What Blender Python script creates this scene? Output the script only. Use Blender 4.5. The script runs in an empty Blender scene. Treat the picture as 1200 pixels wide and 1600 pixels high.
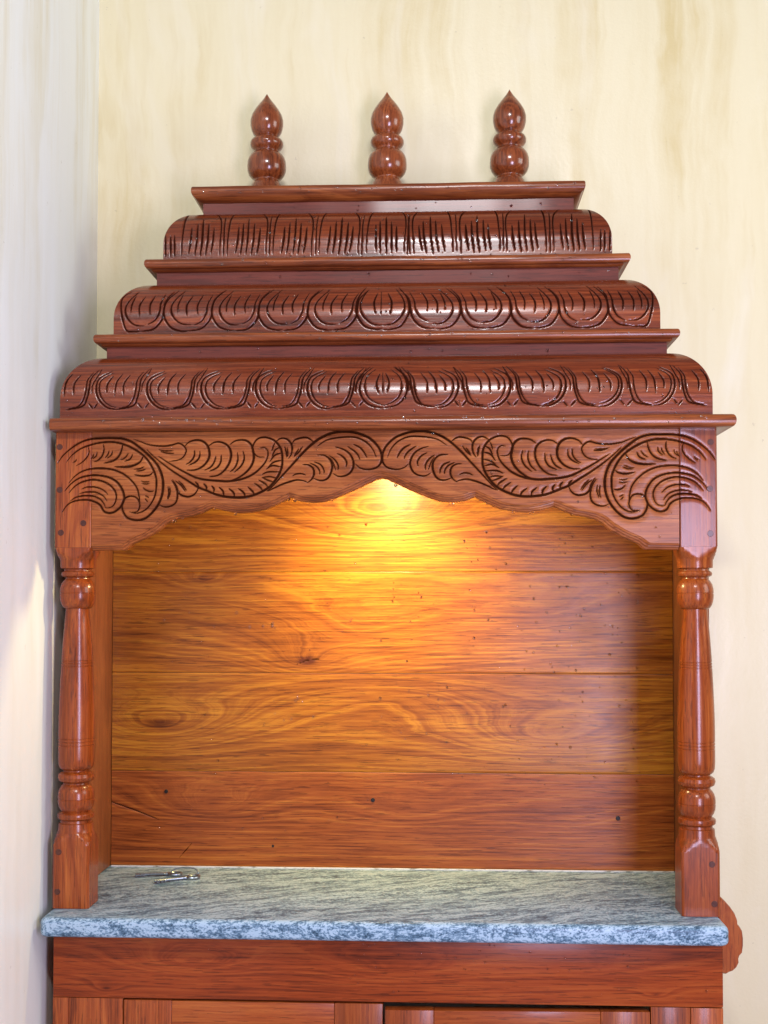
import bpy, math, random
import numpy as np
from mathutils import Vector

random.seed(7); rng = np.random.default_rng(11)
sc = bpy.context.scene
col = sc.collection
R = math.radians

# ------------------------------------------------------------------ camera
F_PX = 1950.0
CAM = np.array([0.0866, -1.951, 1.2327]); YAW, PITCH, ROLL = 0.0490, 0.0322, -0.0006
PPX, PPY = 587.7, 877.5
cd = bpy.data.cameras.new('camera'); cam = bpy.data.objects.new('camera', cd); col.objects.link(cam)
cd.sensor_fit = 'VERTICAL'; cd.sensor_height = 36; cd.lens = 36 * F_PX / 1600
cd.shift_x = (600 - PPX) / 1600; cd.shift_y = (PPY - 800) / 1600
cd.clip_start = 0.05; cd.clip_end = 100
cam.location = CAM
cam.rotation_euler = (R(90) + PITCH, ROLL, YAW)
sc.camera = cam

# ------------------------------------------------------------------ light
w = bpy.data.worlds.new('World'); sc.world = w; w.use_nodes = True
bg = w.node_tree.nodes['Background']
bg.inputs[0].default_value = (0.90, 0.95, 1.0, 1); bg.inputs[1].default_value = 0.225

def area(name, loc, target, sx, sy, power, color, spread=180):
    l = bpy.data.lights.new(name, 'AREA'); l.shape = 'RECTANGLE'; l.size = sx; l.size_y = sy
    l.energy = power; l.color = color; l.spread = R(spread)
    o = bpy.data.objects.new(name, l); col.objects.link(o); o.location = loc
    o.rotation_euler = (Vector(target) - Vector(loc)).to_track_quat('-Z', 'Y').to_euler()
    return o
def spot(name, loc, target, half, blend, power, color, rad):
    l = bpy.data.lights.new(name, 'SPOT'); l.energy = power; l.color = color
    l.spot_size = R(2 * half); l.spot_blend = blend; l.shadow_soft_size = rad
    o = bpy.data.objects.new(name, l); col.objects.link(o); o.location = loc
    o.rotation_euler = (Vector(target) - Vector(loc)).to_track_quat('-Z', 'Y').to_euler()
    return o
area('ceiling_tube_light', (0.14, -2.3, 2.75), (0.05, 0.2, 1.5), 0.46, 0.12, 37, (0.97, 0.96, 0.98))  # tube on the ceiling behind the viewer
area('window_light', (0.76, -2.0, 1.10), (0.30, 0.2, 1.15), 0.42, 0.95, 40, (0.74, 0.68, 1.0))
area('left_wall_fill', (2.15, -0.75, 2.0), (-0.5, -0.1, 1.5), 1.0, 1.0, 21, (0.98, 0.99, 0.96))  # unseen fill added at the right to brighten the left wall

sc.view_settings.view_transform = 'Standard'; sc.view_settings.look = 'None'
sc.view_settings.gamma = 1; sc.view_settings.exposure = 0
sc.view_settings.use_curve_mapping = False

# ------------------------------------------------------------------ geometry of the measured photograph
def _basis():
    cy, sy, cp, sp, cr, sr = math.cos(YAW), math.sin(YAW), math.cos(PITCH), math.sin(PITCH), math.cos(ROLL), math.sin(ROLL)
    f = np.array([-sy*cp, cy*cp, sp]); r0 = np.array([cy, sy, 0]); u0 = np.cross(r0, f)
    return f, r0*cr + u0*sr, u0*cr - r0*sr
FW, RT, UP = _basis()
def ray(x, y): return FW + RT*(x-PPX)/F_PX - UP*(y-PPY)/F_PX
def atY(x, y, Y):
    d = ray(x, y); return CAM + d*((Y-CAM[1])/d[1])
def atZ(x, y, Z):
    d = ray(x, y); return CAM + d*((Z-CAM[2])/d[2])
def proj(p):
    d = np.asarray(p, float) - CAM; z = d@FW
    return PPX + F_PX*(d@RT)/z, PPY - F_PX*(d@UP)/z

# ------------------------------------------------------------------ materials
class NT:
    def __init__(s, name):
        s.m = bpy.data.materials.new(name); s.m.use_nodes = True
        s.t = s.m.node_tree; s.t.nodes.clear()
        s.out = s.n('ShaderNodeOutputMaterial'); s.b = s.n('ShaderNodeBsdfPrincipled')
        s.t.links.new(s.b.outputs[0], s.out.inputs[0])
    def n(s, k, **kw):
        x = s.t.nodes.new(k)
        for a, v in kw.items(): setattr(x, a, v)
        return x
    def put(s, sock, v):
        if v is None: return
        if hasattr(v, 'is_output') or isinstance(v, bpy.types.NodeSocket): s.t.links.new(v, sock)
        else: sock.default_value = v
    def math(s, op, a, b=None, c=None, clamp=False):
        x = s.n('ShaderNodeMath', operation=op, use_clamp=clamp)
        s.put(x.inputs[0], a); s.put(x.inputs[1], b)
        if c is not None: s.put(x.inputs[2], c)
        return x.outputs[0]
    def noise(s, vec, scale, detail=3, rough=0.55, dist=0.0):
        x = s.n('ShaderNodeTexNoise'); s.put(x.inputs['Vector'], vec); x.inputs['Scale'].default_value = scale
        x.inputs['Detail'].default_value = detail; x.inputs['Roughness'].default_value = rough; x.inputs['Distortion'].default_value = dist
        return x.outputs['Fac']
    def vmul(s, v, k):
        x = s.n('ShaderNodeVectorMath', operation='MULTIPLY'); s.put(x.inputs[0], v); x.inputs[1].default_value = k; return x.outputs[0]
    def vadd(s, v, k):
        x = s.n('ShaderNodeVectorMath', operation='ADD'); s.put(x.inputs[0], v); s.put(x.inputs[1], k); return x.outputs[0]
    def mix(s, f, a, b, blend='MIX'):
        x = s.n('ShaderNodeMix', data_type='RGBA', blend_type=blend)
        s.put(x.inputs[0], f); s.put(x.inputs[6], a); s.put(x.inputs[7], b); return x.outputs[2]
    def ramp(s, f, stops):
        x = s.n('ShaderNodeValToRGB'); e = x.color_ramp.elements
        while len(e) < len(stops): e.new(0.5)
        for el, (p, c) in zip(e, stops): el.position = p; el.color = (*c, 1) if len(c) == 3 else c
        s.put(x.inputs[0], f); return x.outputs[0]
    def bump(s, h, strength, dist):
        x = s.n('ShaderNodeBump'); x.inputs['Strength'].default_value = strength; x.inputs['Distance'].default_value = dist
        s.put(x.inputs['Height'], h); s.t.links.new(x.outputs[0], s.b.inputs['Normal']); return x

def c3(r, g, b): return (r, g, b, 1)

def wood(name, axis='X', dark=(0.12, 0.030, 0.012), mid=(0.30, 0.085, 0.032), light=(0.46, 0.165, 0.062),
         knots=(), ring=26.0, warp=1.3, contrast=0.5, rough=0.30, coat=0.35, groove=False, tint=0.0, spec=0.20):
    s = NT(name)
    tc = s.n('ShaderNodeTexCoord'); sep = s.n('ShaderNodeSeparateXYZ'); s.put(sep.inputs[0], tc.outputs['Object'])
    X, Y, Z = sep.outputs
    if axis == 'Z': X, Z = Z, X
    if axis == 'Y': X, Y = Y, X
    cmb = s.n('ShaderNodeCombineXYZ'); s.put(cmb.inputs[0], X); s.put(cmb.inputs[1], Y); s.put(cmb.inputs[2], Z)
    oi = s.n('ShaderNodeObjectInfo')
    off = s.math('MULTIPLY', oi.outputs['Random'], 17.0)
    offv = s.n('ShaderNodeCombineXYZ'); s.put(offv.inputs[0], off); s.put(offv.inputs[1], off); s.put(offv.inputs[2], off)
    v = s.vadd(cmb.outputs[0], offv.outputs[0])
    big = s.noise(s.vmul(v, (0.9, 5, 7.5)), 1.0, 2, 0.5, 0.4)
    med = s.noise(s.vmul(v, (5, 30, 34)), 1.0, 3, 0.55, 0.2)
    u = s.math('ADD', s.math('MULTIPLY', Z, ring), s.math('MULTIPLY', Y, ring*0.6))
    u = s.math('ADD', u, s.math('MULTIPLY', big, 7.0*warp))
    u = s.math('ADD', u, s.math('MULTIPLY', med, 1.0))
    spotm = None
    for (xk, zk, sx, sz, A, dk) in knots:
        dx = s.math('DIVIDE', s.math('SUBTRACT', X, xk), sx); dz = s.math('DIVIDE', s.math('SUBTRACT', Z, zk), sz)
        r2 = s.math('ADD', s.math('MULTIPLY', dx, dx), s.math('MULTIPLY', dz, dz))
        ex = s.math('EXPONENT', s.math('MULTIPLY', s.math('POWER', r2, 0.75), -1.0))
        u = s.math('ADD', u, s.math('MULTIPLY', ex, A))
        if dk > 0:
            kk = s.math('MULTIPLY', s.math('EXPONENT', s.math('MULTIPLY', r2, -22.0)), dk)
            spotm = kk if spotm is None else s.math('MAXIMUM', spotm, kk)
    r1 = s.n('ShaderNodeTexNoise'); r1.noise_dimensions = '1D'; s.put(r1.inputs['W'], u); r1.inputs['Scale'].default_value = 1.5
    r1.inputs['Detail'].default_value = 6; r1.inputs['Roughness'].default_value = 0.72; rg = r1.outputs['Fac']
    fib = s.noise(s.vmul(v, (7, 260, 260)), 1.0, 4, 0.6)
    por = s.noise(s.vmul(v, (22, 620, 620)), 1.0, 2, 0.5)
    blo = s.noise(s.vmul(v, (2.2, 7, 7)), 1.0, 3, 0.6)
    t = s.math('MULTIPLY_ADD', rg, contrast*3.4, 0.47 - contrast*1.7)
    t = s.math('ADD', t, s.math('MULTIPLY_ADD', fib, 1.15, -0.575))
    t = s.math('ADD', t, s.math('MULTIPLY_ADD', blo, 0.9, -0.45 + tint))
    if spotm is not None: t = s.math('SUBTRACT', t, spotm)
    colr = s.ramp(t, [(0.0, dark), (0.45, mid), (0.95, light)])
    pm = s.math('MULTIPLY', s.math('LESS_THAN', por, 0.385), 0.55)
    colr = s.mix(pm, colr, c3(dark[0]*0.6, dark[1]*0.6, dark[2]*0.6))
    hsv = s.n('ShaderNodeHueSaturation'); s.put(hsv.inputs['Color'], colr)
    s.put(hsv.inputs['Value'], s.math('MULTIPLY_ADD', oi.outputs['Random'], 0.24, 0.88))
    colr = hsv.outputs[0]
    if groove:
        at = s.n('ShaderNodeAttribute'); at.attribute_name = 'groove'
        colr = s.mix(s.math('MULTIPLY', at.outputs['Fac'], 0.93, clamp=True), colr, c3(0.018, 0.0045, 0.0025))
    s.put(s.b.inputs['Base Color'], colr)
    smear = s.noise(s.vmul(tc.outputs['Object'], (6, 6, 6)), 1.0, 4, 0.65)
    ro = s.math('ADD', s.math('MULTIPLY_ADD', smear, 0.26, rough-0.13), s.math('MULTIPLY', fib, 0.08))
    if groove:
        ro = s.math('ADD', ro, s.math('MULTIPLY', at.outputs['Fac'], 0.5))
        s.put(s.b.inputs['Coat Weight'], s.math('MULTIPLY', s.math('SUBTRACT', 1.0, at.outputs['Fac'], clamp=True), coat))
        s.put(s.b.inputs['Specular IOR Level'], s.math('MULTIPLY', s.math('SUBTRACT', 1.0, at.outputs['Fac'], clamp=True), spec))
    s.put(s.b.inputs['Roughness'], ro)
    if not groove: s.b.inputs['Specular IOR Level'].default_value = spec; s.b.inputs['Coat Weight'].default_value = coat
    s.b.inputs['Coat Roughness'].default_value = 0.16
    h = s.math('ADD', s.math('MULTIPLY', fib, 0.8), s.math('MULTIPLY', smear, 0.8))
    s.bump(h, 0.22, 0.0012)
    return s.m

RED = dict(dark=(0.045, 0.007, 0.002), mid=(0.142, 0.024, 0.006), light=(0.27, 0.060, 0.015))
M = {}
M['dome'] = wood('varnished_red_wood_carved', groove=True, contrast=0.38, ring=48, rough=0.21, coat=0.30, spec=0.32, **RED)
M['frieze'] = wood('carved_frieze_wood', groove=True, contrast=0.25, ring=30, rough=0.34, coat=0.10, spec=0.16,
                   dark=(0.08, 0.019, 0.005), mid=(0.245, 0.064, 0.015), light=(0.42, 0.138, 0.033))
M['moulding'] = wood('moulding_wood', contrast=0.3, ring=40, rough=0.28, coat=0.25, dark=(0.06, 0.012, 0.004), mid=(0.175, 0.04, 0.01), light=(0.33, 0.096, 0.024))
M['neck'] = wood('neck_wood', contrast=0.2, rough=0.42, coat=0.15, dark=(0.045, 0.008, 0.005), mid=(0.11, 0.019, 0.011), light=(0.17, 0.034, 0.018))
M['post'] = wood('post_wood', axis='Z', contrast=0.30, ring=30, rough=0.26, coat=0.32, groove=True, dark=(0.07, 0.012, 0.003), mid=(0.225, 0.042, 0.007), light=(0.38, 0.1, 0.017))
M['finial'] = wood('finial_wood', axis='Z', contrast=0.4, ring=40, rough=0.2, coat=0.7, dark=(0.06, 0.012, 0.004), mid=(0.21, 0.048, 0.014), light=(0.34, 0.095, 0.026))
M['side'] = wood('side_panel_wood', axis='Z', contrast=0.2, rough=0.4, coat=0.2, dark=(0.12, 0.03, 0.009), mid=(0.28, 0.085, 0.024), light=(0.38, 0.13, 0.04))
M['peg'] = wood('peg_wood', axis='Y', contrast=0.2, rough=0.4, dark=(0.03, 0.008, 0.004), mid=(0.075, 0.019, 0.01), light=(0.12, 0.034, 0.017))
M['rail'] = wood('rail_wood', knots=((-0.295, 0.672, 0.11, 0.030, 4.0, 0.22), (0.02, 0.665, 0.17, 0.040, 3.6, 0.0), (-0.43, 0.630, 0.03, 0.012, 1.2, 0.4), (0.42, 0.633, 0.03, 0.012, 1.2, 0.35), (0.30, 0.672, 0.2, 0.03, 2.4, 0.0)),
                 contrast=0.38, ring=50, warp=0.5, rough=0.34, coat=0.12, dark=(0.085, 0.013, 0.003), mid=(0.265, 0.042, 0.007), light=(0.38, 0.082, 0.014))
M['door'] = wood('door_wood', contrast=0.35, rough=0.38, coat=0.2, dark=(0.08, 0.013, 0.003), mid=(0.26, 0.05, 0.009), light=(0.38, 0.1, 0.018))
M['stile'] = wood('stile_wood', axis='Z', contrast=0.35, rough=0.38, coat=0.2, dark=(0.08, 0.014, 0.003), mid=(0.25, 0.05, 0.009), light=(0.39, 0.105, 0.02))
PL = dict(dark=(0.068, 0.015, 0.0025), mid=(0.215, 0.064, 0.007), light=(0.38, 0.155, 0.014))

def plain(name, color, rough=0.5, metal=0.0, **kw):
    s = NT(name); s.b.inputs['Base Color'].default_value = (*color, 1); s.b.inputs['Roughness'].default_value = rough
    s.b.inputs['Metallic'].default_value = metal
    for k, v in kw.items(): s.b.inputs[k].default_value = v
    return s
M['hole'] = plain('dark_screw_metal', (0.012, 0.010, 0.010), 0.45, 0.4).m
M['water'] = plain('water', (1, 1, 1), 0.02, 0.0, **{'Transmission Weight': 1.0, 'IOR': 1.33}).m
def steel():
    s = NT('key_steel'); tc = s.n('ShaderNodeTexCoord'); n = s.noise(tc.outputs['Object'], 220, 3)
    s.put(s.b.inputs['Base Color'], s.mix(n, c3(0.12, 0.15, 0.18), c3(0.40, 0.45, 0.50)))
    s.b.inputs['Metallic'].default_value = 0.9; s.put(s.b.inputs['Roughness'], s.math('MULTIPLY_ADD', n, 0.25, 0.2)); return s.m
M['steel'] = steel()
def caulk():
    s = NT('white_grout'); tc = s.n('ShaderNodeTexCoord'); n = s.noise(s.vmul(tc.outputs['Object'], (60, 200, 200)), 1.0, 3)
    s.put(s.b.inputs['Base Color'], s.ramp(n, [(0.33, (0.16, 0.14, 0.13)), (0.46, (0.50, 0.51, 0.54))])); s.b.inputs['Roughness'].default_value = 0.7; return s.m
M['caulk'] = caulk()
def granite():
    s = NT('grey_blue_granite'); tc = s.n('ShaderNodeTexCoord'); o = tc.outputs['Object']
    mp = s.n('ShaderNodeMapping'); mp.inputs['Rotation'].default_value = (0, 0, R(-24)); s.put(mp.inputs[0], o)
    v = mp.outputs[0]
    wv = s.noise(s.vmul(v, (3, 8, 8)), 1.0, 2)
    dv = s.n('ShaderNodeCombineXYZ'); s.put(dv.inputs[1], s.math('MULTIPLY', wv, 0.10))
    v2 = s.vadd(v, dv.outputs[0])
    st = s.noise(s.vmul(v2, (60, 240, 240)), 1.0, 4, 0.65)
    st2 = s.noise(s.vmul(v2, (14, 70, 80)), 1.0, 3, 0.6)
    sp = s.noise(s.vmul(v2, (260, 420, 420)), 1.0, 2, 0.6)
    t = s.math('ADD', s.math('MULTIPLY', st, 0.70), s.math('MULTIPLY', st2, 0.62))
    t = s.math('ADD', t, s.math('MULTIPLY', sp, 0.58))
    c = s.ramp(t, [(0.70, (0.022, 0.045, 0.070)), (0.86, (0.080, 0.145, 0.215)), (0.96, (0.19, 0.295, 0.39)), (1.0, (0.33, 0.45, 0.55))]); s.b.inputs['Specular IOR Level'].default_value = 0.22
    s.put(s.b.inputs['Base Color'], c); s.b.inputs['Roughness'].default_value = 0.22
    s.put(s.b.inputs['Roughness'], s.math('MULTIPLY_ADD', sp, 0.2, 0.25))
    s.bump(sp, 0.05, 0.0006); return s.m
M['granite'] = granite()
def wall(name, base, stain, amt, pale):
    s = NT(name); tc = s.n('ShaderNodeTexCoord'); o = tc.outputs['Object']
    wob = s.n('ShaderNodeTexNoise'); s.put(wob.inputs['Vector'], s.vmul(o, (5, 5, 5))); wob.inputs['Scale'].default_value = 1.0; wob.inputs['Detail'].default_value = 3
    ow = s.vadd(o, s.vmul(wob.outputs['Color'], (0.05, 0.05, 0.0)))
    a = s.noise(s.vmul(ow, (12, 12, 0.8)), 1.0, 5, 0.62, 0.2)
    b = s.noise(s.vmul(ow, (42, 42, 2.2)), 1.0, 4, 0.6, 0.3)
    g = s.noise(s.vmul(o, (3.2, 3.2, 3.0)), 1.0, 4, 0.62)
    sepw = s.n('ShaderNodeSeparateXYZ'); s.put(sepw.inputs[0], o)
    topm = s.math('MULTIPLY_ADD', sepw.outputs[2], 1.3, -1.75, clamp=True)
    f = s.math('MULTIPLY_ADD', a, 6.0, -2.9, clamp=True)
    f = s.math('MULTIPLY', f, s.math('MULTIPLY_ADD', g, 4.0, -1.4, clamp=True))
    f = s.math('ADD', f, s.math('MULTIPLY', s.math('MULTIPLY_ADD', b, 3.0, -1.3, clamp=True), 0.25))
    f = s.math('MULTIPLY', f, s.math('MULTIPLY_ADD', topm, 0.75, 0.35))
    c = s.mix(s.math('MULTIPLY', f, amt, clamp=True), c3(*base), c3(*stain))
    d = s.noise(s.vmul(ow, (8, 8, 1.6)), 1.0, 4, 0.6, 0.6)
    c = s.mix(s.math('MULTIPLY', s.math('MULTIPLY_ADD', d, 6, -3.2, clamp=True), 0.65), c, c3(*pale))
    sp = s.noise(o, 70, 3, 0.6)
    c = s.mix(s.math('MULTIPLY', s.math('LESS_THAN', sp, 0.27), 0.30), c, c3(0.34, 0.29, 0.20))
    s.put(s.b.inputs['Base Color'], c); s.put(s.b.inputs['Roughness'], s.math('MULTIPLY_ADD', d, 0.5, 0.18))
    h = s.math('ADD', s.noise(o, 150, 4, 0.6), s.math('MULTIPLY', s.noise(s.vmul(o, (9, 9, 4)), 1.0, 4), 5.0)); s.bump(h, 0.16, 0.0022); return s.m
M['wall_back'] = wall('cream_limewashed_wall', (0.68, 0.615, 0.405), (0.575, 0.475, 0.24), 0.9, (0.72, 0.675, 0.525))
M['wall_left'] = wall('pale_white_wall', (0.85, 0.88, 0.83), (0.76, 0.74, 0.60), 0.9, (0.88, 0.92, 0.90))
def floor_mat():
    s = NT('grey_floor'); tc = s.n('ShaderNodeTexCoord'); n = s.noise(tc.outputs['Object'], 14, 5)
    s.put(s.b.inputs['Base Color'], s.mix(n, c3(0.34, 0.31, 0.28), c3(0.46, 0.43, 0.39))); s.b.inputs['Roughness'].default_value = 0.4; return s.m
M['floor'] = floor_mat()
def glow():
    s = NT('lit_bulb'); s.b.inputs['Base Color'].default_value = (1, .8, .4, 1)
    s.b.inputs['Emission Color'].default_value = (1.0, 0.62, 0.16, 1); s.b.inputs['Emission Strength'].default_value = 6; return s.m
M['bulb'] = glow()

# ------------------------------------------------------------------ mesh helpers
BASE = np.zeros(3)
def mk(name, verts, faces, mat, parent=None, smooth=True, ang=35, attr=None):
    v = np.asarray(verts, float) - (BASE if parent is not None else 0)
    me = bpy.data.meshes.new(name)
    if isinstance(faces, np.ndarray):
        n = len(faces); me.vertices.add(len(v)); me.vertices.foreach_set('co', v.ravel())
        me.loops.add(n*4); me.loops.foreach_set('vertex_index', faces.ravel().astype(np.int32))
        me.polygons.add(n); me.polygons.foreach_set('loop_start', np.arange(0, n*4, 4, dtype=np.int32))
        me.polygons.foreach_set('loop_total', np.full(n, 4, dtype=np.int32)); me.update(calc_edges=True)
    else:
        me.from_pydata([tuple(q) for q in v], [], faces)
    me.validate(); me.update()
    if smooth:
        me.shade_smooth(); me.set_sharp_from_angle(angle=R(ang))
    if attr is not None:
        a = me.attributes.new('groove', 'FLOAT', 'POINT'); a.data.foreach_set('value', np.asarray(attr, np.float32).ravel())
    me.materials.append(mat)
    o = bpy.data.objects.new(name, me); col.objects.link(o)
    if parent is not None: o.parent = parent
    return o
def root(name, loc, label, cat, group=None):
    global BASE
    o = bpy.data.objects.new(name, None); col.objects.link(o); o.location = loc; o.empty_display_size = 0.05
    BASE = np.array(loc, float); o['label'] = label; o['category'] = cat
    if group: o['group'] = group
    return o
class MB:
    def __init__(s): s.v = []; s.f = []
    def add(s, v, f):
        k = len(s.v); s.v += [tuple(q) for q in v]; s.f += [tuple(i+k for i in q) for q in f]
    def box(s, x0, x1, y0, y1, z0, z1, bv=0.0):
        if bv <= 0:
            v = [(x, y, z) for z in (z0, z1) for x, y in ((x0, y0), (x1, y0), (x1, y1), (x0, y1))]
            s.add(v, [(3, 2, 1, 0), (4, 5, 6, 7), (0, 1, 5, 4), (1, 2, 6, 5), (2, 3, 7, 6), (3, 0, 4, 7)]); return
        import bmesh
        bm = bmesh.new(); bmesh.ops.create_cube(bm, size=1)
        for q in bm.verts: q.co = Vector(((x0+x1)/2 + q.co.x*(x1-x0), (y0+y1)/2 + q.co.y*(y1-y0), (z0+z1)/2 + q.co.z*(z1-z0)))
        bmesh.ops.bevel(bm, geom=bm.edges[:], offset=bv, segments=2, affect='EDGES', profile=0.5)
        bm.verts.index_update(); s.add([q.co[:] for q in bm.verts], [tuple(x.index for x in f.verts) for f in bm.faces]); bm.free()
    def tube(s, pts, rad, seg=10, closed=False):
        pts = [Vector(p) for p in pts]; n = len(pts); rings = []; prev = None
        for i, p in enumerate(pts):
            if closed: t = pts[(i+1) % n] - pts[i-1]
            else: t = pts[min(i+1, n-1)] - pts[max(i-1, 0)]
            t.normalize()
            a = prev - t*prev.dot(t) if prev is not None else t.orthogonal()
            a.normalize(); prev = a; b = t.cross(a); r = rad[i] if hasattr(rad, '__len__') else rad
            rings.append([p + (a*math.cos(2*math.pi*k/seg) + b*math.sin(2*math.pi*k/seg))*r for k in range(seg)])
        f = []
        for i in range(n if closed else n-1):
            j = (i+1) % n
            for k in range(seg):
                l = (k+1) % seg; f.append((i*seg+k, i*seg+l, j*seg+l, j*seg+k))
        if not closed: f.append(tuple(reversed(range(seg)))); f.append(tuple((n-1)*seg+k for k in range(seg)))
        s.add([q for r in rings for q in r], f)
    def build(s, name, mat, parent=None, **kw): return mk(name, s.v, s.f, mat, parent, **kw)
def box(name, mat, parent, *a, bv=0.0015, **kw):
    m = MB(); m.box(*a, bv); return m.build(name, mat, parent, **kw)
def gridfaces(nr, nc):
    i = np.arange(nr*nc).reshape(nr, nc)
    return np.stack([i[:-1, :-1], i[:-1, 1:], i[1:, 1:], i[1:, :-1]], -1).reshape(-1, 4)

# ------------------------------------------------------------------ carving: V-cut strokes in a surface
def smooth_line(P, n=6):
    P = np.asarray(P, float)
    if len(P) < 3:
        return np.array([P[0] + (P[-1]-P[0])*t for t in np.linspace(0, 1, n+1)])
    Q = np.vstack([2*P[0]-P[1], P, 2*P[-1]-P[-2]]); out = []
    for i in range(1, len(Q)-2):
        p0, p1, p2, p3 = Q[i-1:i+3]
        for t in np.arange(n)/n:
            out.append(0.5*(2*p1 + (p2-p0)*t + (2*p0-5*p1+4*p2-p3)*t*t + (3*p1-p0-3*p2+p3)*t**3))
    out.append(P[-1]); return np.array(out)
def carve(XG, SG, strokes, k=1.15, sh=0.35):
    """depth (m) and stain mask of V-cut strokes [(half width, points)] on a grid of surface coordinates"""
    D = np.zeros_like(XG); G = np.zeros_like(XG)
    cmin, cmax = XG.min(0), XG.max(0); rmin, rmax = SG.min(1), SG.max(1)
    for hw, P in strokes:
        L = smooth_line(P); seg = np.linalg.norm(np.diff(L, axis=0), axis=1); T = np.concatenate([[0], np.cumsum(seg)]); T /= max(T[-1], 1e-9)
        H = hw*(0.30 + 0.70*np.sin(np.pi*np.clip(T, 0, 1))**0.55)
        for i in range(len(L)-1):
            a, b = L[i], L[i+1]; m = 5.2*hw
            cs = np.nonzero((cmax >= min(a[0], b[0])-m) & (cmin <= max(a[0], b[0])+m))[0]
            rs = np.nonzero((rmax >= min(a[1], b[1])-m) & (rmin <= max(a[1], b[1])+m))[0]
            if len(cs) == 0 or len(rs) == 0: continue
            sl = (slice(rs[0], rs[-1]+1), slice(cs[0], cs[-1]+1))
            x, z = XG[sl], SG[sl]; d = b-a; q = max(d@d, 1e-12)
            t = np.clip(((x-a[0])*d[0] + (z-a[1])*d[1])/q, 0, 1)
            r = np.hypot(x-a[0]-t*d[0], z-a[1]-t*d[1]); h = H[i] + (H[i+1]-H[i])*t
            g = np.clip(1 - r/h, 0, 1)
            dep = k*h*np.minimum(g*1.5, 1) + sh*h*np.clip(1-r/(5*h), 0, 1)**2
            D[sl] = np.maximum(D[sl], dep); G[sl] = np.maximum(G[sl], np.clip(g*3.0, 0, 1))
    return D, G

# ------------------------------------------------------------------ the setting
def wall_slab(name, p0, p1, z0, z1, th, mat):
    p0, p1 = Vector((*p0, 0)), Vector((*p1, 0)); d = (p1-p0).normalized(); n = Vector((-d.y, d.x, 0))*th
    v = []
    for z in (z0, z1):
        for q in (p0, p1, p1+n, p0+n): v.append((q.x, q.y, z))
    o = mk(name, v, [(3, 2, 1, 0), (4, 5, 6, 7), (0, 1, 5, 4), (1, 2, 6, 5), (2, 3, 7, 6), (3, 0, 4, 7)], mat, smooth=False)
    o['kind'] = 'structure'; return o
WALL_Y = 0.352
wall_slab('wall_back', (-0.7, WALL_Y), (2.2, WALL_Y), 0, 2.9, 0.12, M['wall_back'])
wall_slab('wall_left', (-0.470, -1.30), (-0.5535, WALL_Y + 0.02), 0, 2.9, 0.12, M['wall_left'])
fl = mk('floor', [(-0.75, -2.2, 0), (2.2, -2.2, 0), (2.2, 0.36, 0), (-0.75, 0.36, 0)], [(0, 1, 2, 3)], M['floor'], smooth=False); fl['kind'] = 'structure'

# ------------------------------------------------------------------ cabinet under the slab
cabinet = root('wooden_cabinet', (0, 0.15, 0), 'reddish brown wooden base cabinet with two doors under the granite countertop', 'cabinet')
CL, CR, CF = -0.5145, 0.5210, -0.006
box('front_rail', M['rail'], cabinet, CL, CR, CF, CF+0.022, 0.6150, 0.7203)
box('side_panel', M['stile'], cabinet, CL+0.001, CL+0.019, CF+0.0225, 0.33, 0.02, 0.7200)
box('side_panel', M['stile'], cabinet, CR-0.019, CR-0.001, CF+0.0225, 0.33, 0.02, 0.7200)
box('base_board', M['door'], cabinet, CL, CR, CF+0.004, CF+0.024, 0.0, 0.079)
sl_r = atY(192, 1580, CF)[0]; sr_l = atY(1018, 1590, CF)[0]; mid = atY(601, 1585, CF)[0]; jl = atY(108, 1580, CF)[0]; jr = atY(1080, 1590, CF)[0]
box('stile', M['stile'], cabinet, CL, jl-0.0004, CF, CF+0.022, 0.08, 0.6143, bv=0.0008)
box('stile', M['stile'], cabinet, jl+0.0004, sl_r, CF, CF+0.022, 0.08, 0.6143, bv=0.0008)
box('stile', M['stile'], cabinet, sr_l, jr-0.0004, CF, CF+0.022, 0.08, 0.6143, bv=0.0008)
box('stile', M['stile'], cabinet, jr+0.0004, CR, CF+0.0008, CF+0.022, 0.08, 0.6137, bv=0.0008)
def door(x0, x1, ztop, dy, rotz, hinge):
    global BASE
    y0, y1 = CF+dy, CF+dy+0.021; sw = 0.075; b = 0.0012
    d = box('door', M['door'], cabinet, x0+sw-0.006, x1-sw+0.006, y0+0.008, y1-0.003, 0.15, ztop-0.06, bv=b)
    piv = np.array([hinge, y1, 0.0])
    parts = [box('door_stile', M['stile'], d, x0, x0+sw, y0, y1, 0.085, ztop, bv=b), box('door_stile', M['stile'], d, x1-sw, x1, y0, y1, 0.085, ztop, bv=b),
             box('door_rail', M['door'], d, x0+sw+0.0003, x1-sw-0.0003, y0+0.0004, y1, ztop-0.068, ztop-0.0005, bv=b),
             box('door_rail', M['door'], d, x0+sw+0.0003, x1-sw-0.0003, y0+0.0004, y1, 0.0855, 0.16, bv=b)]
    if rotz:
        c, s_ = math.cos(rotz), math.sin(rotz)
        for o in [d] + parts:
            for q in o.data.vertices:
                p = np.array(q.co) + BASE - piv
                q.co = Vector((c*p[0]-s_*p[1], s_*p[0]+c*p[1], p[2])) + Vector(piv - BASE)
    return d
door(sl_r+0.002, mid-0.002, 0.6120, 0.001, 0, 0)
door(mid+0.001, sr_l-0.002, 0.6070, -0.001, R(1.6), sr_l-0.002)
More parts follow.
